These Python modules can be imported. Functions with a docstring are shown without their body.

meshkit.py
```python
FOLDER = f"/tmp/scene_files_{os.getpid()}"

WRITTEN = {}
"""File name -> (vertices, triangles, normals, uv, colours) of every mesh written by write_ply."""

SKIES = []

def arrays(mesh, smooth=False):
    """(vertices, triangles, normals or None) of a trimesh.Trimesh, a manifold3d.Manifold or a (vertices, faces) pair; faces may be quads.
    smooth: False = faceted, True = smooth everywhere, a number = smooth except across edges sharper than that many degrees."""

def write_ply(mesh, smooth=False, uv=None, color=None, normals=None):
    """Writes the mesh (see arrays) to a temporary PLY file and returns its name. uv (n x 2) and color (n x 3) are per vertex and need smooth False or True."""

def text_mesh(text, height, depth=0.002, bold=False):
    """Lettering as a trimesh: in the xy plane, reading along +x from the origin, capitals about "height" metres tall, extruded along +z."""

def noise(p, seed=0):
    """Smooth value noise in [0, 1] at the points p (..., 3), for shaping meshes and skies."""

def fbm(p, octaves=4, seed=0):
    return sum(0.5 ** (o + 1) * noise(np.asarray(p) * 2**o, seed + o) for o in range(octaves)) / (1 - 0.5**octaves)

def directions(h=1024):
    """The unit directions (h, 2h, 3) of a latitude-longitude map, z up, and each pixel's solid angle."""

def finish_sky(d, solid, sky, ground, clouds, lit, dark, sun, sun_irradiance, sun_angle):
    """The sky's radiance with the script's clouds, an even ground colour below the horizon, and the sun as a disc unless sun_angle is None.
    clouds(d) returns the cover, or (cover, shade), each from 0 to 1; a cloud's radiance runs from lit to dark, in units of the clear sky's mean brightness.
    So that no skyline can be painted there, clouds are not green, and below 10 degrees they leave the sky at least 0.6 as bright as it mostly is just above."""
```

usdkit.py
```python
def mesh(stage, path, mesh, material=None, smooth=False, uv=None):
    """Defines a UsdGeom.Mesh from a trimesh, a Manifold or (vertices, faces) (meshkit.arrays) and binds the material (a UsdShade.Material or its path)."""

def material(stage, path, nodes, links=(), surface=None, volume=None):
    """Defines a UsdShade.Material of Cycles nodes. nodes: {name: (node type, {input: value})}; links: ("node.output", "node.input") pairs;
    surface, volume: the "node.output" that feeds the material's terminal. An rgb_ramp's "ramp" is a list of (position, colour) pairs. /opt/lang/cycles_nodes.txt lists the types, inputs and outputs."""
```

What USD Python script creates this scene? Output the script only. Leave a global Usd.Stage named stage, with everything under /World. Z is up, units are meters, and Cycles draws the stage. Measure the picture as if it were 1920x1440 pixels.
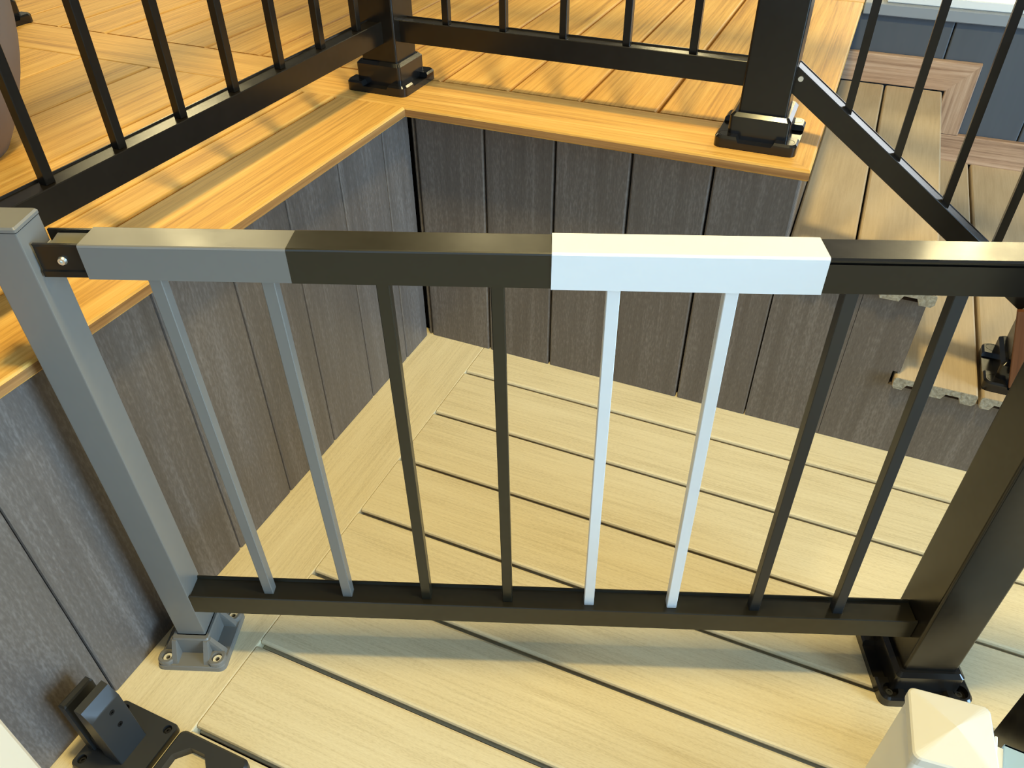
import math, random
import numpy as np
import trimesh
import shapely.geometry as sg
import manifold3d as m3
import usdkit
from pxr import Usd, UsdGeom, UsdLux, UsdShade, Gf, Sdf

rng = random.Random(7)
stage = Usd.Stage.CreateInMemory()
UsdGeom.SetStageUpAxis(stage, UsdGeom.Tokens.z)
UsdGeom.SetStageMetersPerUnit(stage, 1.0)
UsdGeom.Xform.Define(stage, '/World')
stage.SetDefaultPrim(stage.GetPrimAtPath('/World'))

# ---------------------------------------------------------------- camera (solved from the photo)
cam = UsdGeom.Camera.Define(stage, '/World/camera')
RIGHT = np.array([0.91847, 0.39545, -0.00587])
DOWN = np.array([0.24720, -0.58577, -0.77186])
FWD = np.cross(RIGHT, DOWN)
EYE = (0.76752, -1.27697, 1.06299)
M = Gf.Matrix4d(1)
M.SetRow(0, Gf.Vec4d(*RIGHT, 0)); M.SetRow(1, Gf.Vec4d(*(-DOWN), 0)); M.SetRow(2, Gf.Vec4d(*(-FWD), 0)); M.SetRow(3, Gf.Vec4d(*EYE, 1))
cam.AddTransformOp().Set(M)
cam.CreateHorizontalApertureAttr(36.0)
cam.CreateVerticalApertureAttr(27.0)
cam.CreateFocalLengthAttr(36.0 * 1464.16 / 1920)
cam.CreateClippingRangeAttr(Gf.Vec2f(0.02, 100))
cam.CreateExposureAttr(0.0)

# ---------------------------------------------------------------- light: warm ceiling panels, cool daylight from the shop front
WARM = (1.0, 0.84, 0.44)
COOL = (0.50, 0.74, 1.0)
def rect_light(name, loc, w, h, rot, color, power):
    l = UsdLux.RectLight.Define(stage, '/World/' + name)
    l.CreateWidthAttr(w); l.CreateHeightAttr(h); l.CreateColorAttr(Gf.Vec3f(*color)); l.CreateIntensityAttr(power)
    l.AddTranslateOp().Set(Gf.Vec3d(*loc)); l.AddRotateXYZOp().Set(Gf.Vec3f(*rot))
    return l
CEIL = 2.75
KEY = (0.64, -0.68)
# recessed ceiling panels: x, y, share of the panel brightness
LAMPS = [(-2.85, 1.9, 1.3), (-1.0, 2.6, 0.5), (-4.35, 3.6, 0.8), (1.65, 3.55, 1.7), (-0.9, 6.6, 1.0), (0.5, 6.3, 0.8), (4.2, 0.4, 0.5)]
LAMP = 37.0
for k, (x, y, s) in enumerate(LAMPS):
    rect_light('ceiling_lamp_glow_%03d' % k, (x, y, CEIL - 0.035), 0.40, 0.92, (0, 0, 0), WARM, LAMP * s)
# the warm downlight right above the sample railing throws the one clear shadow
rect_light('downlight_glow', (KEY[0], KEY[1], CEIL - 0.03), 0.22, 0.22, (0, 0, 0), (1.0, 0.81, 0.35), 352.0)
rect_light('daylight_front', (1.5, -4.9, 1.45), 5.0, 2.2, (90, 0, 0), COOL, 2.0)
rect_light('daylight_right', (5.9, -1.2, 1.45), 3.2, 2.2, (0, 90, 0), (0.43, 0.70, 1.0), 23.0)
rect_light('daylight_far', (3.0, 7.85, 1.75), 5.0, 1.7, (-90, 0, 0), (0.92, 0.97, 1.0), 4.5)

dome = UsdLux.DomeLight.Define(stage, '/World/sky')
dome.CreateIntensityAttr(0.05); dome.CreateColorAttr(Gf.Vec3f(0.8, 0.9, 1.0))

# ---------------------------------------------------------------- materials
def mat(name, nodes, links, surface='p.BSDF'):
    return usdkit.material(stage, '/World/Looks/' + name, nodes, links, surface=surface)
UsdGeom.Scope.Define(stage, '/World/Looks')

def wood(name, dark, mid, light, fine=120.0, broad=18.0, length=1.4, rough=0.5, spread=0.10, bump=0.12, contrast=1.0, spec=0.35, weights=(0.45, 0.43, 0.12), speck=None):
    """Streaky composite board: grain runs along u (the board's length, in metres)."""
    n = {
        'uv': ('texture_coordinate', {}),
        'm1': ('mapping', {'scale': (length * 3.0, fine, 1.0)}),
        'm2': ('mapping', {'scale': (length, broad, 1.0)}),
        'm3': ('mapping', {'scale': (speck[0], speck[1], 1.0) if speck else (length * 30, fine * 4, 1.0)}),
        'n1': ('noise_texture', {'scale': 1.0, 'detail': 4.0, 'roughness': 0.6, 'distortion': 0.3}),
        'n2': ('noise_texture', {'scale': 1.0, 'detail': 3.0, 'roughness': 0.5, 'distortion': 0.6}),
        'n3': ('noise_texture', {'scale': 1.0, 'detail': 2.0, 'roughness': 0.5}),
        'a': ('math', {'math_type': 'multiply', 'value2': weights[0]}),
        'b': ('math', {'math_type': 'multiply_add', 'value2': weights[1]}),
        'c': ('math', {'math_type': 'multiply_add', 'value2': weights[2]}),
        'k': ('math', {'math_type': 'multiply_add', 'value2': 2.2 * contrast, 'value3': 0.5 - 1.1 * contrast, 'use_clamp': True}),
        'r': ('rgb_ramp', {'ramp': [(0.0, dark), (0.5, mid), (1.0, light)]}),
        'o': ('object_info', {}),
        'v': ('map_range', {'from_min': 0.0, 'from_max': 1.0, 'to_min': 1.0 - spread, 'to_max': 1.0 + spread}),
        'h': ('hsv', {}),
        'bp': ('bump', {'strength': bump, 'distance': 0.001}),
        'p': ('principled_bsdf', {'roughness': rough, 'specular_ior_level': spec}),
    }
    l = [('uv.UV', 'm1.vector'), ('uv.UV', 'm2.vector'), ('uv.UV', 'm3.vector'), ('m1.vector', 'n1.vector'), ('m2.vector', 'n2.vector'), ('m3.vector', 'n3.vector'),
         ('n1.fac', 'a.value1'), ('n2.fac', 'b.value1'), ('a.value', 'b.value3'), ('n3.fac', 'c.value1'), ('b.value', 'c.value3'), ('c.value', 'k.value1'),
         ('k.value', 'r.fac'), ('o.random', 'v.value'), ('v.result', 'h.value'), ('r.color', 'h.color'), ('h.color', 'p.base_color'),
         ('c.value', 'bp.height'), ('bp.normal', 'p.normal')]
    return mat(name, n, l)

def paint(name, color, rough=0.35, spec=0.5, orange=0.02, metallic=0.0, coat=0.0):
    n = {'t': ('texture_coordinate', {}), 'n': ('noise_texture', {'scale': 900.0, 'detail': 2.0}), 'b': ('bump', {'strength': orange, 'distance': 0.0006}),
         'n2': ('noise_texture', {'scale': 14.0, 'detail': 4.0}),
         'v': ('map_range', {'from_min': 0.3, 'from_max': 0.7, 'to_min': rough * 0.9, 'to_max': rough * 1.12}),
         'p': ('principled_bsdf', {'base_color': color, 'specular_ior_level': spec, 'metallic': metallic, 'coat_weight': coat, 'coat_roughness': 0.1})}
    l = [('t.object', 'n.vector'), ('t.object', 'n2.vector'), ('n.fac', 'b.height'), ('b.normal', 'p.normal'), ('n2.fac', 'v.value'), ('v.result', 'p.roughness')]
    return mat(name, n, l)

TAN = wood('tan_composite', (0.52, 0.405, 0.225), (0.73, 0.605, 0.37), (0.83, 0.715, 0.47), fine=230, broad=30, length=2.4, rough=0.55, spread=0.025, contrast=0.95, weights=(0.42, 0.28, 0.30), speck=(160.0, 600.0))
TEAK = wood('teak_composite', (0.40, 0.185, 0.036), (0.70, 0.375, 0.082), (0.84, 0.52, 0.15), fine=170, broad=42, length=1.2, rough=0.48, spread=0.05, contrast=1.35, spec=0.25)
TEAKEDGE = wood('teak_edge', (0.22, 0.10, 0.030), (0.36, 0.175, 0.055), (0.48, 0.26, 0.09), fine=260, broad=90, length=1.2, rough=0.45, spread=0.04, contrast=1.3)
TREAD = wood('weathered_tread', (0.36, 0.26, 0.15), (0.48, 0.355, 0.215), (0.57, 0.44, 0.28), fine=200, broad=12, length=3.0, rough=0.6, spread=0.05, contrast=0.8)
SKIRT = wood('dark_skirting', (0.086, 0.068, 0.054), (0.128, 0.105, 0.088), (0.235, 0.203, 0.175), fine=95, broad=22, length=1.3, rough=0.42, spread=0.06, contrast=1.1, spec=0.5, weights=(0.30, 0.34, 0.36), speck=(90.0, 330.0))
REDWOOD = wood('reddish_trim', (0.24, 0.13, 0.075), (0.47, 0.29, 0.175), (0.62, 0.42, 0.28), fine=170, broad=75, length=1.6, rough=0.5, spread=0.03, contrast=1.4)
SAMPLE = wood('brown_sample', (0.06, 0.018, 0.006), (0.13, 0.045, 0.016), (0.22, 0.09, 0.035), fine=120, broad=60, length=1.2, rough=0.45, spread=0.02)
GREYWALL = wood('slate_wall', (0.072, 0.080, 0.092), (0.083, 0.092, 0.105), (0.098, 0.106, 0.120), fine=60, broad=10, length=2, rough=0.5, spread=0.04, contrast=0.6)
ENDGRAIN = mat('composite_core', {'t': ('texture_coordinate', {}), 'n': ('noise_texture', {'scale': 160.0, 'detail': 5.0}), 'r': ('rgb_ramp', {'ramp': [(0.3, (0.20, 0.17, 0.115)), (0.7, (0.40, 0.36, 0.265))]}),
               'b': ('bump', {'strength': 0.6, 'distance': 0.002}), 'p': ('principled_bsdf', {'roughness': 0.8})},
               [('t.object', 'n.vector'), ('n.fac', 'r.fac'), ('r.color', 'p.base_color'), ('n.fac', 'b.height'), ('b.normal', 'p.normal')])
BLACK = paint('black_satin', (0.0085, 0.0065, 0.0045), 0.24, 0.45)
BLACKG = paint('black_gloss', (0.010, 0.009, 0.008), 0.16, 0.5)
BLACKM = paint('black_matt', (0.022, 0.022, 0.021), 0.42, 0.45)
BRONZE = paint('bronze_satin', (0.021, 0.0175, 0.010), 0.30, 0.42)
GREY = paint('grey_satin', (0.178, 0.167, 0.145), 0.34, 0.5)
WHITE = paint('white_satin', (0.80, 0.80, 0.77), 0.35, 0.5)
CREAM = paint('white_vinyl', (0.87, 0.84, 0.75), 0.4, 0.4)
CAPPING = paint('vinyl_cap', (0.74, 0.70, 0.60), 0.4, 0.35)
IVORY = paint('cream_board', (0.70, 0.56, 0.385), 0.55, 0.3)
CHROME = paint('bright_zinc', (0.82, 0.79, 0.70), 0.42, 0.5, metallic=1.0)
BLUE = paint('pale_blue_metal', (0.36, 0.50, 0.58), 0.3, 0.5)
TAUPE = paint('taupe_clay', (0.16, 0.125, 0.10), 0.6, 0.3, orange=0.2)
SOIL = paint('dark_soil', (0.03, 0.022, 0.016), 0.9, 0.1, orange=1.0)
DARK = paint('shadow_gap', (0.012, 0.009, 0.006), 0.9, 0.1)
PLASTER = paint('room_plaster', (0.48, 0.46, 0.42), 0.8, 0.2)
LEDGE = paint('ledge_grey', (0.27, 0.29, 0.31), 0.5, 0.4)
DIFFUSER = mat('lamp_diffuser', {'p': ('principled_bsdf', {'base_color': (0.8, 0.78, 0.72), 'roughness': 0.6})}, [])

# ---------------------------------------------------------------- helpers
used, BASE = {}, {}
def numbered(path):
    k = used.get(path, -1) + 1
    used[path] = k
    return path if k == 0 else '%s_%03d' % (path, k)
def thing(name, label=None, cat=None, loc=(0, 0, 0), group=None, kind=None):
    p = numbered('/World/' + name)
    x = UsdGeom.Xform.Define(stage, p); x.AddTranslateOp().Set(Gf.Vec3d(*map(float, loc)))
    BASE[p] = np.array(loc, float)
    keys(x.GetPrim(), label, cat, group, kind)
    return p
def keys(prim, label=None, cat=None, group=None, kind=None):
    for k, v in (('label', label), ('category', cat), ('group', group), ('kind', kind)):
        if v: prim.SetCustomDataByKey(k, v)
def part(name, parent, mesh, material, smooth=False, uv=None, label=None, kind=None):
    """One Mesh under parent; mesh is given in world coordinates."""
    p = numbered(parent + '/' + name)
    b = BASE[parent]
    if hasattr(mesh, 'to_mesh'):
        mm = mesh.to_mesh(); v, f = np.array(mm.vert_properties[:, :3], float), np.array(mm.tri_verts)
    elif hasattr(mesh, 'vertices'):
        v, f = np.array(mesh.vertices), np.array(mesh.faces)
    else:
        v, f = np.array(mesh[0], float), np.array(mesh[1])
    m = usdkit.mesh(stage, p, (v - b, f), material, smooth=smooth, uv=uv)
    BASE[p] = b
    keys(m.GetPrim(), label, kind=kind)
    return p
def one(name, mesh, material, label=None, cat=None, group=None, kind=None, smooth=False):
    p = numbered('/World/' + name); BASE['/World'] = np.zeros(3)
    m = usdkit.mesh(stage, p, mesh, material, smooth=smooth)
    keys(m.GetPrim(), label, cat, group, kind)
    return p
def cat_mesh(*ms): return trimesh.util.concatenate([m for m in ms])
def to_tm(m):
    mm = m.to_mesh(); return trimesh.Trimesh(np.array(mm.vert_properties[:, :3]), np.array(mm.tri_verts), process=False)

def prism(poly, p0, p1, side, up, cut0=0.0, cut1=0.0, uvoff=None, wscale=1.0):
    """Extrudes a profile (side, up coordinates) from p0 to p1; cut0/cut1 shift the ends along the axis per metre of side (mitres). Returns mesh, uv."""
    poly = poly if hasattr(poly, 'exterior') else sg.Polygon(poly)
    p0, p1 = np.array(p0, float), np.array(p1, float)
    L = np.linalg.norm(p1 - p0); a = (p1 - p0) / L
    side, up = np.array(side, float), np.array(up, float)
    t = trimesh.creation.extrude_polygon(poly, L, engine='earcut')
    s, u, x = t.vertices[:, 0].copy(), t.vertices[:, 1].copy(), t.vertices[:, 2].copy()
    x = np.where(x < L / 2, x + cut0 * s, x + cut1 * s)
    v = p0 + x[:, None] * a + s[:, None] * side + u[:, None] * up
    f = t.faces
    if np.dot(np.cross(side, up), a) < 0: f = f[:, ::-1]
    uo = uvoff if uvoff is not None else (rng.uniform(0, 40), rng.uniform(0, 40))
    uv = np.stack([x + uo[0], (s + u) * wscale + uo[1]], 1)
    return trimesh.Trimesh(v, f, process=False), uv

def board_profile(w0, w1, T, r=0.004, rb=0.002):
    k = 0.293 * r
    return [(w0 + rb, -T), (w1 - rb, -T), (w1, -T + rb), (w1, -r), (w1 - k, -k), (w1 - r, 0), (w0 + r, 0), (w0 + k, -k), (w0, -r), (w0, -T + rb)]

def grooved_profile(w0, w1, T, r=0.004, lip=0.0062, deep=0.008):
    k = 0.293 * r
    return [(w0 + .002, -T), (w1 - .002, -T), (w1, -T + .002), (w1, -T + lip), (w1 - deep, -T + lip), (w1 - deep, -lip), (w1, -lip), (w1, -r), (w1 - k, -k), (w1 - r, 0),
            (w0 + r, 0), (w0 + k, -k), (w0, -r), (w0, -lip), (w0 + deep, -lip), (w0 + deep, -T + lip), (w0, -T + lip), (w0, -T + .002)]

def board(name, parent, material, p0, p1, w0, w1, T, side, up, r=0.004, label=None, cut0=0, cut1=0, groove=False):
    m, uv = prism(grooved_profile(w0, w1, T, r) if groove else board_profile(w0, w1, T, r), p0, p1, side, up, cut0, cut1)
    return part(name, parent, m, material, uv=uv, label=label)

X, Y, Z = np.eye(3)
def cbox(lo, hi, c=0.001, frame=None):
    """Box with chamfered edges as a convex hull; frame maps local points to the world."""
    lo, hi = np.array(lo, float), np.array(hi, float)
    pts = []
    for sx in (0, 1):
        for sy in (0, 1):
            for sz in (0, 1):
                q = np.where([sx, sy, sz], hi, lo); d = np.where([sx, sy, sz], -c, c)
                for k in range(3):
                    e = d.copy(); e[k] = 0; pts.append(q + e)
    pts = np.array(pts)
    if frame is not None: pts = frame(pts)
    return trimesh.convex.convex_hull(pts)
def rsq(h, r, z, n=5):
    """Points of a rounded square of half width h at height z."""
    out = []
    for k, (sx, sy) in enumerate(((1, 1), (-1, 1), (-1, -1), (1, -1))):
        for a in np.linspace(0, math.pi / 2, n):
            b = a + k * math.pi / 2
            out.append((sx * (h - r) + r * math.cos(b), sy * (h - r) + r * math.sin(b), z))
    return out
def hull(pts, frame=None):
    pts = np.array(pts, float)
    if frame is not None: pts = frame(pts)
    return trimesh.convex.convex_hull(pts)
def mf(tm):
    return m3.Manifold(m3.Mesh(np.asarray(tm.vertices, np.float32), np.asarray(tm.faces, np.uint32)))
def cyl(r, z0, z1, x=0, y=0, n=20, r2=None):
    return m3.Manifold.cylinder(z1 - z0, r, r if r2 is None else r2, n).translate([x, y, z0])
def placer(loc, ang=0.0):
    c, s = math.cos(ang), math.sin(ang); R = np.array([[c, -s, 0], [s, c, 0], [0, 0, 1]])
    return lambda p: np.asarray(p, float) @ R.T + np.array(loc, float)
def place(m, loc, ang=0.0):
    t = to_tm(m) if hasattr(m, 'to_mesh') else m.copy()
    t.vertices = placer(loc, ang)(t.vertices)
    return t

# ================================================================ the setting
XB, Y1, PITCH, GAP, T = 0.1416, -0.0945, 0.1445, 0.0068, 0.024
floor = thing('floor', 'pale tan composite deck floor of grooved boards', kind='structure')
board('border_board', floor, TAN, (0, -3.0, 0), (0, 0.02, 0), -XB + 0.0004, 0.02, T, -X, Z, r=0.002)
for k in range(0, 21):
    hi = 0.02 if k == 0 else Y1 - PITCH * (k - 1) - GAP / 2
    lo = Y1 - PITCH * k + GAP / 2
    board('deck_board', floor, TAN, (XB + 0.0008, hi, 0), (3.6, hi, 0), lo - hi, 0.0, T, Y, Z, r=0.0045, groove=True)
part('subfloor', floor, cbox((-6, -5, -0.12), (6, 8, -0.026)), DARK)

H = 0.55
# ---- raised teak deck with dark skirting
deck = thing('raised_deck', 'raised golden teak platform with dark vertical skirting boards', 'deck', (0, 0, 0))
TD, SB = 0.0185, 0.0195
ZS = H - TD
def nose_profile(w0, w1): return board_profile(w0, w1, TD, 0.004, 0.003)
def dboard(name, p0, p1, w0, w1, side, label=None, cut0=0, cut1=0, r=0.004):
    m, uv = prism(board_profile(w0, w1, TD, r, 0.0025), p0, p1, side, Z, cut0, cut1)
    return part(name, deck, m, TEAK, uv=uv, label=label)
NY, NX, BI = -0.055, 0.0255, 0.0965
RX0, RX1, YE = 0.604, 0.738, 1.02
g = 0.0027
# border along the back edge runs on to the left as the breaker board; mitred into the right border
nb = dboard('border_board', (-2.0, NY, H), (RX1, NY, H), 0, BI - NY - 0.0006, Y, label='long teak border board along the pit edge', cut1=-(RX1 - RX0) / (BI - NY))
dboard('border_board', (RX1, NY, H), (RX1, YE, H), 0.0004, RX1 - RX0 - 0.0006, -X, cut0=(BI - NY) / (RX1 - RX0), r=0.003)
dboard('border_board', (-2.0, YE + 0.002, H), (RX1, YE + 0.002, H), 0, 0.14, Y)
# boards running away, behind the border
xs = [0.0225 + 0.1445 * k for k in range(-14, 5)]
for a, b in zip(xs[:-1], xs[1:]):
    b = min(b, RX0)
    dboard('deck_board', (a, BI + 0.0006, H), (a, YE - 0.001, H), g, b - a - g, X)
dboard('deck_board', (0.6005, BI + 0.0006, H), (0.6005, YE - 0.001, H), -0.1440 + g + 0.144, RX0 - 0.6005 - 0.0005, X) if RX0 - 0.6005 > 0.01 else None
# left side: nosing board, narrow board, then wide boards towards the left
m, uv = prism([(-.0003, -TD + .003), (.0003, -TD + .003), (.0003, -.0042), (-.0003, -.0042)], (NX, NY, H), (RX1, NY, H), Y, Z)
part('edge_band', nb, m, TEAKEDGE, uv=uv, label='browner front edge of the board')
lb = dboard('border_board', (NX, -1.9, H), (NX, NY - 0.0006, H), 0, NX + 0.122 - g, -X, label='outer teak board overhanging the skirting')
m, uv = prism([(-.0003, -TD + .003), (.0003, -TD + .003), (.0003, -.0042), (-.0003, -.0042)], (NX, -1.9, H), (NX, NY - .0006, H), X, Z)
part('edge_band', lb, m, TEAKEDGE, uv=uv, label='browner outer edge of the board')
dboard('deck_board', (-0.122, -1.9, H), (-0.122, NY - 0.0006, H), g, 0.074 - g, -X)
lx = [-0.196, -0.38, -0.574, -0.759, -0.945, -1.13, -1.32, -1.51, -1.70]
for a, b in zip(lx[:-1], lx[1:]):
    dboard('deck_board', (a, -1.9, H), (a, NY - 0.0006, H), g * 0.6, a - b - g * 0.6, -X)
part('joist_frame', deck, cat_mesh(cbox((-2.0, -1.9, 0), (-0.03, -0.06, ZS - 0.003)), cbox((-2.0, -0.06, 0), (-0.03, YE + 0.14, ZS - 0.003)), cbox((-0.03, 0.03, 0), (0.70, YE + 0.14, ZS - 0.003))), DARK)
# skirting
def skirt(p, q, w0, w1, side, up, top=ZS, bottom=0.001):
    m, uv = prism(board_profile(w0, w1, SB, 0.0035), (p[0], p[1], bottom), (p[0], p[1], top), side, up)
    part('skirting_board', deck, m, SKIRT, uv=uv)
yl = [-0.004, -0.101, -0.2452, -0.3921, -0.537, -0.6805, -0.823, -0.9644, -1.109, -1.2535, -1.398, -1.5425, -1.687, -1.8315]
for a, b in zip(yl[:-1], yl[1:]):
    skirt((0, 0), None, b + 0.0006, a - 0.0006, Y, X)
xsb = [0.0095, 0.1567, 0.2990, 0.4421, 0.5842, 0.7257]
for a, b in zip(xsb[:-1], xsb[1:]):
    skirt((0, 0), None, a + 0.0016, b - (0.0016 if b < 0.72 else 0.0004), X, -Y)
skirt((0, 0.003), None, 0.0006, 0.0075, X, -Y)
# side of the deck above the top step
m, uv = prism(board_profile(0.02, YE, 0.0195, 0.003), (0.7257, 0, 0.36), (0.7257, 0, ZS), Y, X)
part('skirting_board', deck, m, SKIRT, uv=uv)

# ---- staircase: two treads of two boards, dark stringer boards in front
stairs = thing('staircase', 'short staircase of weathered tan tread boards beside the raised deck', 'stairs', (1.0, 0.5, 0))
Z1, Z2, TT = 0.357, 0.1815, 0.0245
YF, YB = -0.013, 1.029
def tread(x0, x1, z):
    w = x1 - x0; r = 0.004
    def q(f): return x0 + f * w
    prof = [(q(0) + .004, -TT), (q(.13), -TT), (q(.17), -TT * .52), (q(.34), -TT * .52), (q(.38), -TT), (q(.60), -TT), (q(.64), -TT * .52), (q(.79), -TT * .52), (q(.83), -TT),
            (q(1) - .005, -TT), (q(1), -TT + .006), (q(1), -r), (q(1) - .0012, -.0012), (q(1) - r, 0), (q(0) + r, 0), (q(0) + .0012, -.0012), (q(0), -r), (q(0), -TT + .006)]
    m, uv = prism(prof, (0, YF + 0.0012, z), (0, YB, z), X, Z)
    t = part('tread_board', stairs, m, TREAD, uv=uv)
    m2, _ = prism(sg.Polygon(prof).buffer(-0.0008), (0, YF, z), (0, YF + 0.0012, z), X, Z)
    part('end_grain', t, m2, ENDGRAIN, label='rough pale sawn end of the tread')
tread(0.7272, 0.8385, Z1); tread(0.8425, 0.979, Z1)
tread(0.962, 1.0985, Z2); tread(1.1035, 1.24, Z2)
RI1, RI2 = 0.968, 1.226
def stringer(x0, x1):
    """Dark vertical board under the treads, stepped where a riser crosses it."""
    segs = [(a, b) for a, b in ((x0, min(x1, RI1)), (max(x0, RI1), min(x1, RI2))) if b - a > 0.004]
    poly = None
    for a, b in segs:
        zt = Z1 - TT - 0.001 if b <= RI1 + 1e-6 else Z2 - TT - 0.001
        s = sg.box(a + 0.0004, 0.001, b - (0.0004 if b == x1 else -0.001), zt)
        poly = s if poly is None else poly.union(s)
    if x0 < 0.962 + 0.0 < x1 or x0 < 0.957 < x1:
        poly = poly.difference(sg.box(0.957, Z2 - TT - 0.002, 1.3, Z2 + 0.004).difference(sg.box(1.3, 0, 1.4, 1)))
    poly = poly.buffer(-0.001).buffer(0.001)
    t = trimesh.creation.extrude_polygon(poly, SB, engine='earcut')
    v = t.vertices; W = np.stack([v[:, 0], SB - v[:, 2], v[:, 1]], 1)
    uv = np.stack([v[:, 1] + rng.uniform(0, 40), v[:, 0] + v[:, 2] + rng.uniform(0, 40)], 1)
    part('stringer_board', stairs, trimesh.Trimesh(W, t.faces, process=False), SKIRT, uv=uv)
stringer(0.7265, 0.870); stringer(0.870, 1.006); stringer(1.006, 1.150); stringer(1.150, 1.226)
m, uv = prism(board_profile(SB + 0.001, YB, 0.018, 0.003), (RI1, 0, Z2 + 0.001), (RI1, 0, Z1 - TT - 0.001), Y, X); part('riser', stairs, m, SKIRT, uv=uv)
m, uv = prism(board_profile(SB + 0.001, YB, 0.018, 0.003), (RI2, 0, 0.001), (RI2, 0, Z2 - TT - 0.001), Y, X); part('riser', stairs, m, SKIRT, uv=uv)

# ---- slate-blue wall beyond the stairs, its ledge and the stepped trim
wall = thing('wall_back', 'low slate blue board wall behind the stairs', kind='structure')
YW = 1.05
wx = [0.708, 0.9595, 1.191, 1.4225, 1.654, 1.8855, 2.117, 2.3485]
for a, b in zip(wx[:-1], wx[1:]):
    m, uv = prism(board_profile(a + 0.0012, b - 0.0012, 0.02, 0.003), (0, YW, 0.0), (0, YW, 0.52), X, -Y)
    part('wall_board', wall, m, GREYWALL, uv=uv)
part('wall_core', wall, cbox((0.710, YW + 0.018, 0), (2.35, YW + 0.10, 0.519)), GREYWALL)
led = one('trim_3', cbox((0.7395, YW - 0.014, 0.521), (2.36, YW + 0.11, 0.548), 0.002), LEDGE, 'flat grey ledge capping the low slate wall', kind='structure')
def trim(name, x0, x1, zt, drop, label):
    t = thing(name, label, kind='structure')
    tw = 0.0725; hb = zt - tw
    m, uv = prism(board_profile(-tw, 0, 0.02, 0.003), (x0, YW - 0.0005, zt), (x1, YW - 0.0005, zt), Z, -Y, 0, 0.9)
    m.vertices[:, 1] -= 0.0205
    part('trim_board', t, m, REDWOOD, uv=uv)
    vw = 0.9 * tw
    m, uv = prism(board_profile(-vw, 0, 0.02, 0.003), (x1, YW - 0.0005, drop), (x1, YW - 0.0005, zt), X, -Y, 0, 1 / 0.9)
    m.vertices[:, 1] -= 0.0205
    part('trim_board', t, m, REDWOOD, uv=uv)
trim('trim_1', 0.712, 1.049, 0.4315, 0.2525, 'reddish brown mitred trim stepping down above the upper tread')
trim('trim_2', 0.99, 1.291, 0.2515, 0.02, 'reddish brown mitred trim above the lower tread')
panel = one('display_board', cbox((0.79, YW + 0.005, 0.5485), (1.9, YW + 0.42, 0.5685), 0.002), WHITE, 'white flat board lying on the grey ledge of the slate wall', 'board')

# ---- room shell
one('ceiling', cbox((-6, -5, CEIL), (6, 8, CEIL + 0.1)), PLASTER, 'white ceiling', kind='structure')
one('wall_left', cbox((-6.1, -5, -0.1), (-6, 8, CEIL)), PLASTER, 'pale left room wall', kind='structure')
one('wall_far', cat_mesh(cbox((-6, 8, -0.1), (0.5, 8.1, CEIL)), cbox((5.5, 8, -0.1), (6, 8.1, CEIL)), cbox((0.5, 8, -0.1), (5.5, 8.1, 0.9)), cbox((0.5, 8, 2.6), (5.5, 8.1, CEIL))), PLASTER, 'pale far room wall with a window opening', kind='structure')
one('wall_right', cat_mesh(cbox((6, -5, -0.1), (6.1, -1.8, CEIL)), cbox((6, 1.4, -0.1), (6.1, 8, CEIL)), cbox((6, -1.8, -0.1), (6.1, 1.4, 0.35)), cbox((6, -1.8, 2.55), (6.1, 1.4, CEIL))), PLASTER, 'pale right room wall with a window opening', kind='structure')
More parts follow.
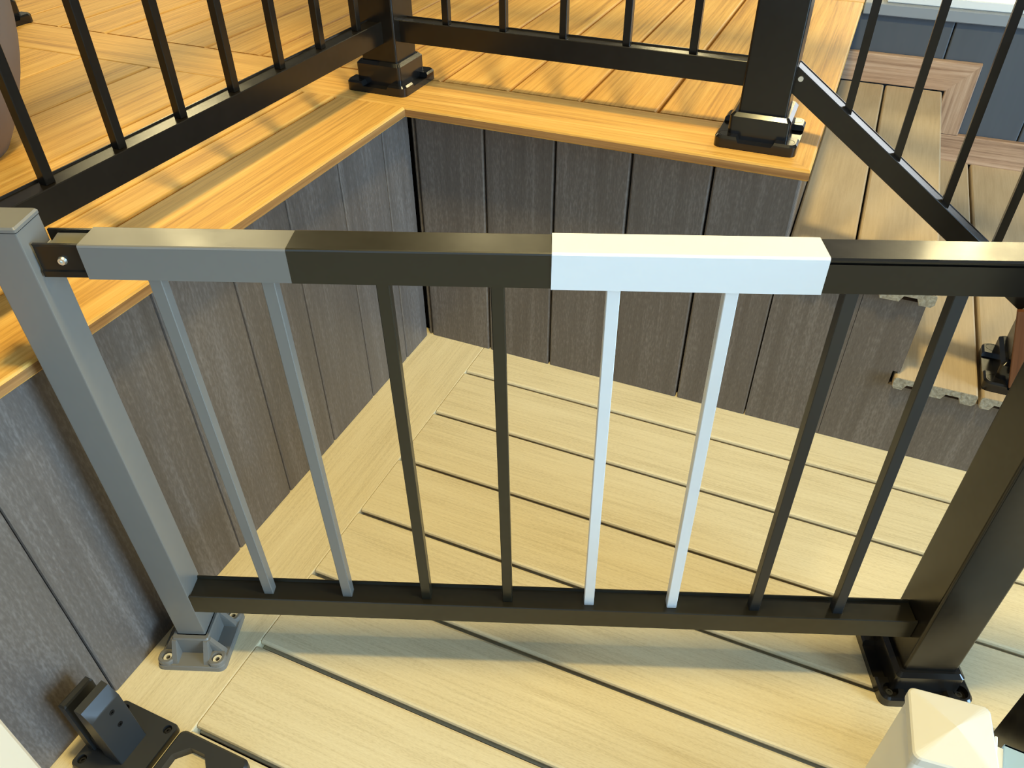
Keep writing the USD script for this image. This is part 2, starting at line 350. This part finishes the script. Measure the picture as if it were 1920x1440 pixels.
one('wall_front', cat_mesh(cbox((-6, -5.1, -0.1), (-1, -5, CEIL)), cbox((4, -5.1, -0.1), (6, -5, CEIL)), cbox((-1, -5.1, -0.1), (4, -5, 0.35)), cbox((-1, -5.1, 2.55), (4, -5, CEIL))), PLASTER, 'pale front room wall with a wide shop window', kind='structure')
for k, (x, y, s) in enumerate(LAMPS):
    t = thing('ceiling_light', 'recessed fluorescent ceiling panel in the showroom ceiling', 'ceiling light', (x, y, CEIL), group='ceiling light panels')
    part('housing', t, cat_mesh(cbox((x - .23, y - .49, CEIL - .03), (x - .205, y + .49, CEIL - .0005)), cbox((x + .205, y - .49, CEIL - .03), (x + .23, y + .49, CEIL - .0005)),
                                cbox((x - .205, y - .49, CEIL - .03), (x + .205, y - .465, CEIL - .0005)), cbox((x - .205, y + .465, CEIL - .03), (x + .205, y + .49, CEIL - .0005))), WHITE)

t = thing('downlight', 'square warm downlight in the ceiling above the sample railing', 'ceiling light', (KEY[0], KEY[1], CEIL))
x, y = KEY
part('housing', t, cat_mesh(cbox((x - .14, y - .14, CEIL - .028), (x - .115, y + .14, CEIL - .0005)), cbox((x + .115, y - .14, CEIL - .028), (x + .14, y + .14, CEIL - .0005)),
                            cbox((x - .115, y - .14, CEIL - .028), (x + .115, y - .115, CEIL - .0005)), cbox((x - .115, y + .115, CEIL - .028), (x + .115, y + .14, CEIL - .0005))), WHITE)

# ================================================================ posts and bases
def screw_at(parent, x, y, z, r=0.0065, m=BLACKG):
    h = cyl(r, 0, 0.003, n=16, r2=r * 0.75) - cyl(r * 0.42, 0.0012, 0.004, n=6)
    return part('screw', parent, place(h, (x, y, z)), m)
def cover_base(parent, loc, ang, half, material, screw_mat, wells=False):
    """Black cast post base: rounded plate with raised corner pads, a collar with a chamfered top, four screw wells."""
    h = half
    plate = mf(hull(rsq(h, 0.012, 0) + rsq(h, 0.012, 0.0155) + rsq(h - 0.003, 0.010, 0.019)))
    for k in range(4):
        w = h * 0.40
        cut = mf(hull([(-w, -h - .01, .011), (w, -h - .01, .011), (w, -h * .45, .011), (-w, -h * .45, .011),
                       (-w - .010, -h - .01, .03), (w + .010, -h - .01, .03), (w + .010, -h * .45, .03), (-w - .010, -h * .45, .03)]))
        plate = plate - cut.rotate([0, 0, 90 * k])
    e = h - 0.0155
    for sx in (-1, 1):
        for sy in (-1, 1):
            plate = plate - (cyl(0.0105, 0.009, 0.03, sx * e, sy * e) if wells else cyl(0.0105, 0.0184, 0.03, sx * e, sy * e) - cyl(0.0097, 0.0, 0.04, sx * e, sy * e))
    c = h * 0.735
    collar = mf(hull(rsq(c, 0.006, 0.002) + rsq(c, 0.006, 0.047) + rsq(c - 0.0055, 0.004, 0.0525)))
    b = part('base', parent, place(plate + collar, loc, ang), material, smooth=35)
    f = placer(loc, ang)
    for sx in (-1, 1) if wells else ():
        for sy in (-1, 1):
            p = f([(sx * e, sy * e, 0.0092)])[0]
            s = screw_at(b, *p, m=screw_mat)
    return b

def black_post(name, label, loc, half_base, w, height, ang=0.0, group=None, mp=BLACK, mb=BLACKG, topcap=True, wells=False):
    t = thing(name, label, 'post', loc, group)
    cover_base(t, loc, ang, half_base, mb, BLACKM, wells)
    part('shaft', t, hull(rsq(w, 0.004, 0.0527) + rsq(w, 0.004, height), placer(loc, ang)), mp, smooth=35)
    if topcap:
        part('cap', t, hull(rsq(w + .002, 0.004, height) + rsq(w + .002, 0.004, height + .006) + rsq(w - .002, 0.004, height + .009), placer(loc, ang)), mp, smooth=35)
    return t
PA, PB = (-0.060, 0.0485, H), (0.643, 0.0475, H)
black_post('railing_post', 'black square post at the inner corner where two deck railings meet', PA, 0.0635, 0.0375, 0.95)
black_post('railing_post', 'thick black square post on the teak deck at the head of the stair railing', PB, 0.0650, 0.0375, 0.95)
black_post('railing_post', 'black post base on the teak deck beyond the planter at the upper left', (-1.143, 0.045, H), 0.064, 0.0375, 0.95)
black_post('railing_post', 'black newel post on the lower tread behind the brown board', (1.165, 0.073, Z2), 0.064, 0.0375, 0.95)

# ---- railing panels on the deck
def rail_profile(r, h, lip=0.003, dep=0.0022):
    return [(-r + .001, -h), (r - .001, -h), (r, -h + .001), (r, -.001), (r - .001, 0), (r - lip, 0), (r - lip - .001, -dep), (-r + lip + .001, -dep), (-r + lip, 0), (-r + .001, 0), (-r, -.001), (-r, -h + .001)]
RR, RH, ZR = 0.0174, 0.038, 0.6725
def railing(label, a, b, side, xs_, axis, cx):
    """Bottom and top rail from a to b (points of the bottom rail's top surface) with square balusters between."""
    t = thing('deck_railing', label, 'railing', a)
    m, _ = prism(rail_profile(RR, RH), a, b, side, Z); part('bottom_rail', t, m, BLACK)
    up = np.array([0, 0, 0.80])
    m, _ = prism(rail_profile(0.036, RH), np.array(a) + up + [0, 0, RH], np.array(b) + up + [0, 0, RH], side, Z); part('top_rail', t, m, BLACK)
    hb = 0.0064
    for s in xs_:
        c = (cx, s) if axis == 1 else (s, cx)
        part('baluster', t, cbox((c[0] - hb, c[1] - hb, ZR - 0.0023), (c[0] + hb, c[1] + hb, ZR + 0.80 - 0.0005), 0.0008), BLACK)
    return t
railing('black railing along the left edge of the deck, running towards the corner post', (PA[0] - 0.004, -1.75, ZR), (PA[0] - 0.004, PA[1] - 0.0375, ZR), -X,
        [-0.0455 - 0.1112 * k for k in range(15)], 1, PA[0] - 0.004)
railing('short black railing between the two deck posts at the back', (PA[0] + 0.0375, 0.0495, ZR), (PB[0] - 0.0375, 0.0495, ZR), Y,
        [0.0665 + 0.1119 * k for k in range(5)], 0, 0.0495)
# stair railing
t = thing('stair_railing', 'sloping black stair railing descending to the lower tread', 'railing', (0.684, 0.0475, 0.67))
sl = -0.698
ax_ = np.array([1, 0, sl]) / math.hypot(1, sl); nrm = np.array([-sl, 0, 1]) / math.hypot(1, sl)
zrail = lambda x: 0.6725 + sl * (x - 0.684)
p0, p1 = np.array([0.6815, 0.0475, zrail(0.6815)]), np.array([1.1265, 0.0475, zrail(1.1265)])
m, _ = prism(rail_profile(RR, 0.0345, 0.0024, 0.0010), p0, p1, Y, nrm); part('bottom_rail', t, m, BLACK)
up = np.array([0, 0, 0.84])
m, _ = prism(rail_profile(0.036, 0.0345), p0 + up, p1 + up, Y, nrm); part('top_rail', t, m, BLACK)
for xc in (0.7675, 0.8565, 0.9465, 1.038):
    hb = 0.0060; dz = 0.0011 / nrm[2]
    pts = []
    for sx in (-hb, hb):
        for sy in (-hb, hb):
            z = zrail(xc + sx)
            pts += [(xc + sx, 0.0475 + sy, z - dz), (xc + sx, 0.0475 + sy, z + 0.84 - 0.046)]
    part('baluster', t, hull(pts), BLACK)
sc = part('screw', t, place(cyl(0.004, 0, 0.003, n=14).rotate([90, 0, 0]), (0.6885, 0.0475 - RR, zrail(0.6885) - 0.012)), CHROME, label='bright screw head at the post')

# ================================================================ the four-colour sample railing
OX, OY, AN = 0.0575, -0.8477, 0.3618
UX, UN = np.array([math.cos(AN), math.sin(AN), 0]), np.array([-math.sin(AN), math.cos(AN), 0])
def FF(p):
    p = np.asarray(p, float); return np.array([OX, OY, 0]) + p[..., :1] * UX + p[..., 1:2] * UN + p[..., 2:3] * Z
def F1(t, n, z): return FF(np.array([t, n, z]))
LF = 1.0663
ZT, ZB, R1 = 0.6972, 0.6600, 0.0193
Z2T, Z2B, R2 = 0.1396, 0.1025, 0.0187
fen = thing('sample_railing', 'low sample railing with grey, bronze, white and black sections of top rail', 'railing', F1(LF / 2, 0, 0))
def fprism(name, poly, t0, t1, z, material, parent=fen, label=None):
    m, _ = prism(poly, F1(t0, 0, z), F1(t1, 0, z), UN, Z); return part(name, parent, m, material, label=label)
# inner channel, open to the top at the grey post
ri, wl = R1 - 0.0022, 0.0022
hi_ = ZT - 0.0015 - ZB
inner = [(-ri, 0), (ri, 0), (ri, .006), (ri - .0015, .0075), (ri - .0015, hi_ - .003), (ri - .0005, hi_), (ri - wl - .0015, hi_), (ri - wl - .0015, wl), (-ri + wl + .0015, wl), (-ri + wl + .0015, hi_), (-ri + .0005, hi_), (-ri + .0015, hi_ - .003), (-ri + .0015, .0075), (-ri, .006)]
ch = fprism('inner_channel', inner, 0.0235, LF - 0.038, ZB - 0.0005 + 0.001, BLACK, label='exposed black inner rail channel')
def sleeve(r, zt, zb, w=0.0018, k=0.0022):
    return [(-r, zb), (-r, zt - k), (-r + k * .3, zt - k * .3), (-r + k, zt), (r - k, zt), (r - k * .3, zt - k * .3), (r, zt - k), (r, zb), (r - w, zb), (r - w, zt - w - .0006), (-r + w, zt - w - .0006), (-r + w, zb)]
fprism('top_rail_section', sleeve(R1, ZT, ZB), 0.0688, 0.2688, 0, GREY, label='grey top rail section')
fprism('top_rail_section', sleeve(R1 + .0002, ZT + .0002, ZB - .0002), 0.2690, 0.5182, 0, BRONZE, label='dark bronze top rail section')
fprism('top_rail_section', sleeve(R1 + .0012, ZT + .0012, ZB - .001), 0.5184, 0.7722, 0, WHITE, label='white top rail section')
gz = 0.0026
blackprof = [(-R1, ZB), (-R1, ZT - .0062), (-R1 + gz, ZT - .0058), (-R1 + gz, ZT - .0042), (-R1, ZT - .0038), (-R1, ZT - .0018), (-R1 + .0018, ZT), (R1 - .0018, ZT), (R1, ZT - .0018), (R1, ZT - .0038), (R1, ZB), (R1 - .0015, ZB), (R1 - .0015, ZT - .008), (-R1 + .0015, ZT - .008), (-R1 + .0015, ZB)]
fprism('top_rail_section', sg.Polygon(blackprof).buffer(0), 0.7722, LF - 0.038, 0, BLACK, label='black top rail section')
fprism('bottom_rail', [(s, u) for s, u in rail_profile(R2, Z2T - Z2B, 0.0028, 0.004)], 0.0225, LF - 0.038, Z2T, BRONZE, label='dark bottom rail')
BAL = [(.1342, .1257), (.2462, .2394), (.3580, .3535), (.4714, .4663), (.5845, .5795), (.6985, .6934), (.8115, .8072), (.9243, .9100)]
for k, (tb, tt) in enumerate(BAL):
    hb = 0.0067; pts = []
    for tc, z in ((tb, Z2T - 0.0042), (tt, ZB - 0.0006)):
        c = 0.0008
        for sx in (-1, 1):
            for sy in (-1, 1):
                pts += [(tc + sx * (hb - c), sy * hb, z), (tc + sx * hb, sy * (hb - c), z)]
    part('baluster', fen, hull(pts, FF), (GREY, BRONZE, WHITE, BLACKM)[k // 2], label=('grey', 'dark bronze', 'white', 'black')[k // 2] + ' baluster')
# zinc bracket in the open channel, screws
bk = []
bz = ZB + 0.0035
lo_, hi2 = 0.0245, 0.0660
bl = ri - wl - .0030
for s in (-1, 1):
    q = sg.Polygon([(lo_, bz), (hi2, bz), (hi2 - .0, bz + .030), (lo_ + .010, bz + .030), (lo_, bz + .020)])
    e = trimesh.creation.extrude_polygon(q, 0.0016, engine='earcut')
    v = e.vertices; bk.append(trimesh.Trimesh(FF(np.stack([v[:, 0], s * bl - v[:, 2] * s, v[:, 1]], 1)), e.faces if s > 0 else e.faces[:, ::-1], process=False))
bk.append(cbox((lo_, -bl, bz), (hi2, bl, bz + .0016), 0.0002, FF))
bk.append(cbox((lo_ - .001, -bl, bz), (lo_ + .0006, bl, bz + .022), 0.0002, FF))
br = part('bracket', fen, cat_mesh(*bk), CHROME, label='bright zinc bracket inside the open channel')
for tcc, zc in ((0.034, bz + .0016), (0.052, bz + .0016)):
    part('screw', br, place(cyl(0.0042, 0, 0.004, n=14, r2=0.002), F1(tcc, 0, zc)), CHROME)
s_ = cyl(0.0046, 0, 0.0028, n=18, r2=0.0036) - cyl(0.0018, 0.0012, 0.004, n=6)
s_ = to_tm(s_.rotate([90, 0, 0])); s_.vertices = FF(s_.vertices + np.array([0.0475, -ri + .0012, ZB + 0.0185]))
part('screw', fen, s_, CHROME, label='bright screw head on the black channel', smooth=35)

# grey post and its open cast base
gp = thing('sample_post', 'slim grey square post at the left end of the sample railing', 'post', F1(0, 0, 0))
wg = 0.0210
def leaning(w, z, r=0.002):
    k = (z - .046) / (.717 - .046)
    return [(x + .0035 - .0044 * k, y + .002 - .0059 * k, z_) for x, y, z_ in rsq(w, r, z, 3)]
part('shaft', gp, hull(leaning(wg, .047) + leaning(wg, .7115), FF), GREY, smooth=35)
part('cap', gp, hull(leaning(wg + .0005, .7125) + leaning(wg + .0005, .7155) + leaning(wg - .001, .7175), FF), GREY, smooth=35)
part('cap_joint', gp, hull(leaning(wg - .0012, .7113) + leaning(wg - .0012, .7127), FF), DARK)
hb = 0.0508
bm = mf(hull(rsq(hb, .010, 0) + rsq(hb, .010, .009) + rsq(hb - .0015, .009, .0105)))
e = hb - .0135
for sx in (-1, 1):
    for sy in (-1, 1):
        bm = bm + mf(hull([(x + sx * e, y + sy * e, z) for x, y, z in rsq(.0125, .010, .004) + rsq(.0125, .010, .0165) + rsq(.0110, .009, .018)]))
so = .0275
bm = bm + mf(hull(rsq(so, .004, .004) + rsq(so, .004, .044) + rsq(so - .0015, .003, .0465)))
for k in range(4):
    for s in (-1, 1):
        x0 = s * (so - .004)
        rib = mf(hull([(x0 - .0038, -so + .004, .005), (x0 + .0038, -so + .004, .005), (x0 - .0038, -so + .004, .044), (x0 + .0038, -so + .004, .044), (x0 - .0030, -so - .002, .043), (x0 + .0030, -so - .002, .043),
                       (x0 - .0045, -hb + .003, .005), (x0 + .0045, -hb + .003, .005), (x0 - .0038, -hb + .006, .016), (x0 + .0038, -hb + .006, .016)]))
        bm = bm + rib.rotate([0, 0, 90 * k])
bm = bm - mf(hull([(x, y, z) for x, y, z in rsq(wg + .0012, .002, .030) + rsq(wg + .0012, .002, .06)])).translate([.0005, .002, 0])
for sx in (-1, 1):
    for sy in (-1, 1):
        bm = bm - cyl(.0078, .009, .03, sx * e, sy * e) - cyl(.0032, -.01, .03, sx * e, sy * e, n=12)
bt = to_tm(bm); bt.vertices = FF(bt.vertices + np.array([.003, 0, 0]))
gb = part('base', gp, bt, GREY, smooth=30)
for sx in (-1, 1):
    for sy in (-1, 1):
        ring = cyl(.0068, .0092, .0125, sx * e, sy * e, n=18) - cyl(.0032, .0, .02, sx * e, sy * e, n=12)
        rt = to_tm(ring); rt.vertices = FF(rt.vertices + np.array([.003, 0, 0])); part('washer', gb, rt, CREAM, label='pale washer in the screw well')

# black post at the right end
black_post('sample_post', 'thick black square post at the right end of the sample railing', F1(LF, 0, 0), 0.064, 0.0372, 0.72, AN, wells=True)

# ================================================================ things around
# planter on the upper deck
pc = (-0.594, -0.558)
prof = [(0.0, 0.0)]
for s in np.linspace(0, .24, 10): prof.append((.14 + .667 * s - 1.388 * s * s, s))
for s in (.30, .36, .40): prof.append((.2199 + .01 * (s - .24), s))
prof += [(.224, .405), (.222, .412), (.204, .412), (.202, .40), (.198, .34), (0, .34)]
pl = trimesh.creation.revolve(np.array(prof[:-1] + [(.0, .339)]), sections=64)
pl.apply_translation((pc[0], pc[1], H))
pt = thing('planter', 'round taupe planter pot standing on the teak deck at the left edge', 'planter', (pc[0], pc[1], H))
part('pot', pt, pl, TAUPE, smooth=40)
so_ = m3.Manifold.cylinder(.03, .198, .198, 48)
part('soil', pt, place(so_, (pc[0], pc[1], H + .345)), SOIL)

# glass clamp near the left wall
cx, cy = 0.077, -1.020
cl = thing('glass_clamp', 'black square glass clamp with two upright jaws beside the dark skirting', 'clamp', (cx, cy, 0))
pm = mf(hull(rsq(.0495, .006, 0) + rsq(.0495, .006, .0105) + rsq(.0488, .0055, .012)))
for sx in (-1, 1):
    for sy in (-1, 1):
        pm = pm - cyl(.0062, .005, .02, sx * .0385, sy * .0385) - cyl(.0035, -.01, .02, sx * .0385, sy * .0385, n=12)
bp_ = part('base_plate', cl, place(pm, (cx, cy, 0)), BLACKM, smooth=30)
for sx in (-1, 1):
    for sy in (-1, 1): screw_at(bp_, cx + sx * .0385, cy + sy * .0385, .0052, .0055, BLACKG)
yb0, yb1 = -1.0435, -0.9985
xf, xr = .0940, .0665
ft = .0870
fr = mf(hull([(xf, yb0 + .001, .012), (xf, yb1 - .001, .012), (xr, yb0, .012), (xr, yb1, .012), (xf - .001, yb0, .012), (xf - .001, yb1, .012),
              (ft + .0005, yb0, .113), (ft + .0005, yb1, .113), (ft, yb0 + .011, .117), (ft, yb1 - .011, .117), (.0775, yb0 + .0005, .1325), (.0775, yb1 - .0005, .1325), (xr, yb0, .1335), (xr, yb1, .1335)]))
for z in (.100, .072):
    hole = m3.Manifold.cylinder(.01, .0038, .0038, 18).rotate([0, 90, 0]).translate([xf - .0085 + (.1 - z) * .06, (yb0 + yb1) / 2 + .004, z])
    fr = fr - hole
fj = part('front_jaw', cl, to_tm(fr), BLACKM, smooth=30)
for z in (.100, .072):
    g_ = (m3.Manifold.cylinder(.003, .0037, .0037, 18) - m3.Manifold.cylinder(.01, .0017, .0017, 6)).rotate([0, 90, 0]).translate([xf - .0080 + (.1 - z) * .07, (yb0 + yb1) / 2 + .004, z])
    part('screw', fj, to_tm(g_), BLACKG)
part('back_jaw', cl, hull([(x, y, z) for x in (.0335, .0455) for y in (yb0, yb1) for z in (.012, .121)] + [(.037, yb0 + .002, .124), (.044, yb0 + .002, .124), (.037, yb1 - .002, .124), (.044, yb1 - .002, .124)]), BLACKM)
part('jaw_web', cl, cbox((.0450, yb0 + .004, .012), (.0670, yb1 - .004, .040), .001), BLACKM)

# flat flange with an octagonal opening
fx, fy = 0.1925, -1.0300
fl = thing('post_flange', 'flat black square flange with an octagonal opening, on the tan boards beside the glass clamp', 'flange', (fx, fy, 0))
fm = mf(hull(rsq(.0575, .009, 0) + rsq(.0575, .009, .0125) + rsq(.0545, .008, .0155)))
fm = fm - m3.Manifold.cylinder(.04, .031, .031, 8).rotate([0, 0, 22.5]).translate([0.176 - fx, -1.0185 - fy, -.01])
part('plate', fl, place(fm, (fx, fy, 0)), BLACKM, smooth=30)

# white post with pyramid cap, bottom right
wc, wa, zc = (1.0125, -0.764), math.radians(5.5), 0.310
wp = thing('white_post', 'short white post with a low pyramid cap in the bottom right corner', 'post', (wc[0], wc[1], 0))
part('shaft', wp, hull(rsq(.0355, .004, 0.0) + rsq(.0355, .004, zc - .010), placer((wc[0], wc[1], 0), wa)), CREAM, smooth=35)
cp = trimesh.convex.convex_hull(placer((wc[0], wc[1], 0), wa)(np.array(rsq(.0385, .007, zc - .012) + rsq(.0385, .007, zc - .001) + rsq(.0368, .006, zc + .0008) + [(0, 0, zc + .011)])))
part('cap', wp, cp, CAPPING)
# rail stub with a pale blue sleeve on the white post
rs = thing('blue_rail_end', 'pale blue hollow rail end on a white bracket at the white post', 'rail end', (1.075, -0.765, .285))
bf = placer((1.0125, -0.764, 0), math.radians(-4))
def bbox(a, b, c=.0006): return cbox(a, b, c, bf)
o = (.048, -.014, .272); q = (.16, .016, .302)
part('sleeve', rs, cat_mesh(bbox((o[0], o[1], q[2] - .003), (q[0], q[1], q[2])), bbox((o[0], o[1], o[2]), (q[0], q[1], o[2] + .003)), bbox((o[0], o[1], o[2]), (q[0], o[1] + .003, q[2])), bbox((o[0], q[1] - .003, o[2]), (q[0], q[1], q[2]))), BLUE)
part('bracket', rs, cat_mesh(bbox((.0385, o[1] + .0035, o[2] + .0035), (.062, q[1] - .0035, q[2] - .0035)), bbox((.0385, -.016, .262), (.041, .018, .306))), WHITE, label='white bracket')

# black post at the right edge, in front
black_post('display_post', 'black square post cut off by the right edge, behind the white post', (1.1625, -0.6400, 0), 0.060, 0.0375, 0.70, 0.0)
# white post at the lower left edge
lw = thing('white_board', 'cream white upright board at the bottom left corner against the dark skirting', 'board', (0.045, -1.16, 0))
part('board_face', lw, cbox((0.004, -1.235, 0.0005), (0.086, -1.1095, 0.42), .003), IVORY)
# brown board sample leaning on the newel post
bs = thing('wood_sample', 'reddish brown wood sample board leaning against the newel post', 'board', (1.14, 0.0, Z2 + .02))
a0, a1 = np.array([1.1365, 0.0, 0.2035]), np.array([1.0985, 0.004, 0.3475])
axv = (a1 - a0) / np.linalg.norm(a1 - a0); sd = np.array([axv[2], 0, -axv[0]])
m, uv = prism(board_profile(0.0, 0.09, 0.009, .0012, .001), a0, a1, sd, np.cross(axv, sd) * (1 if np.cross(axv, sd)[1] < 0 else -1))
part('face_board', bs, m, SAMPLE, uv=uv)
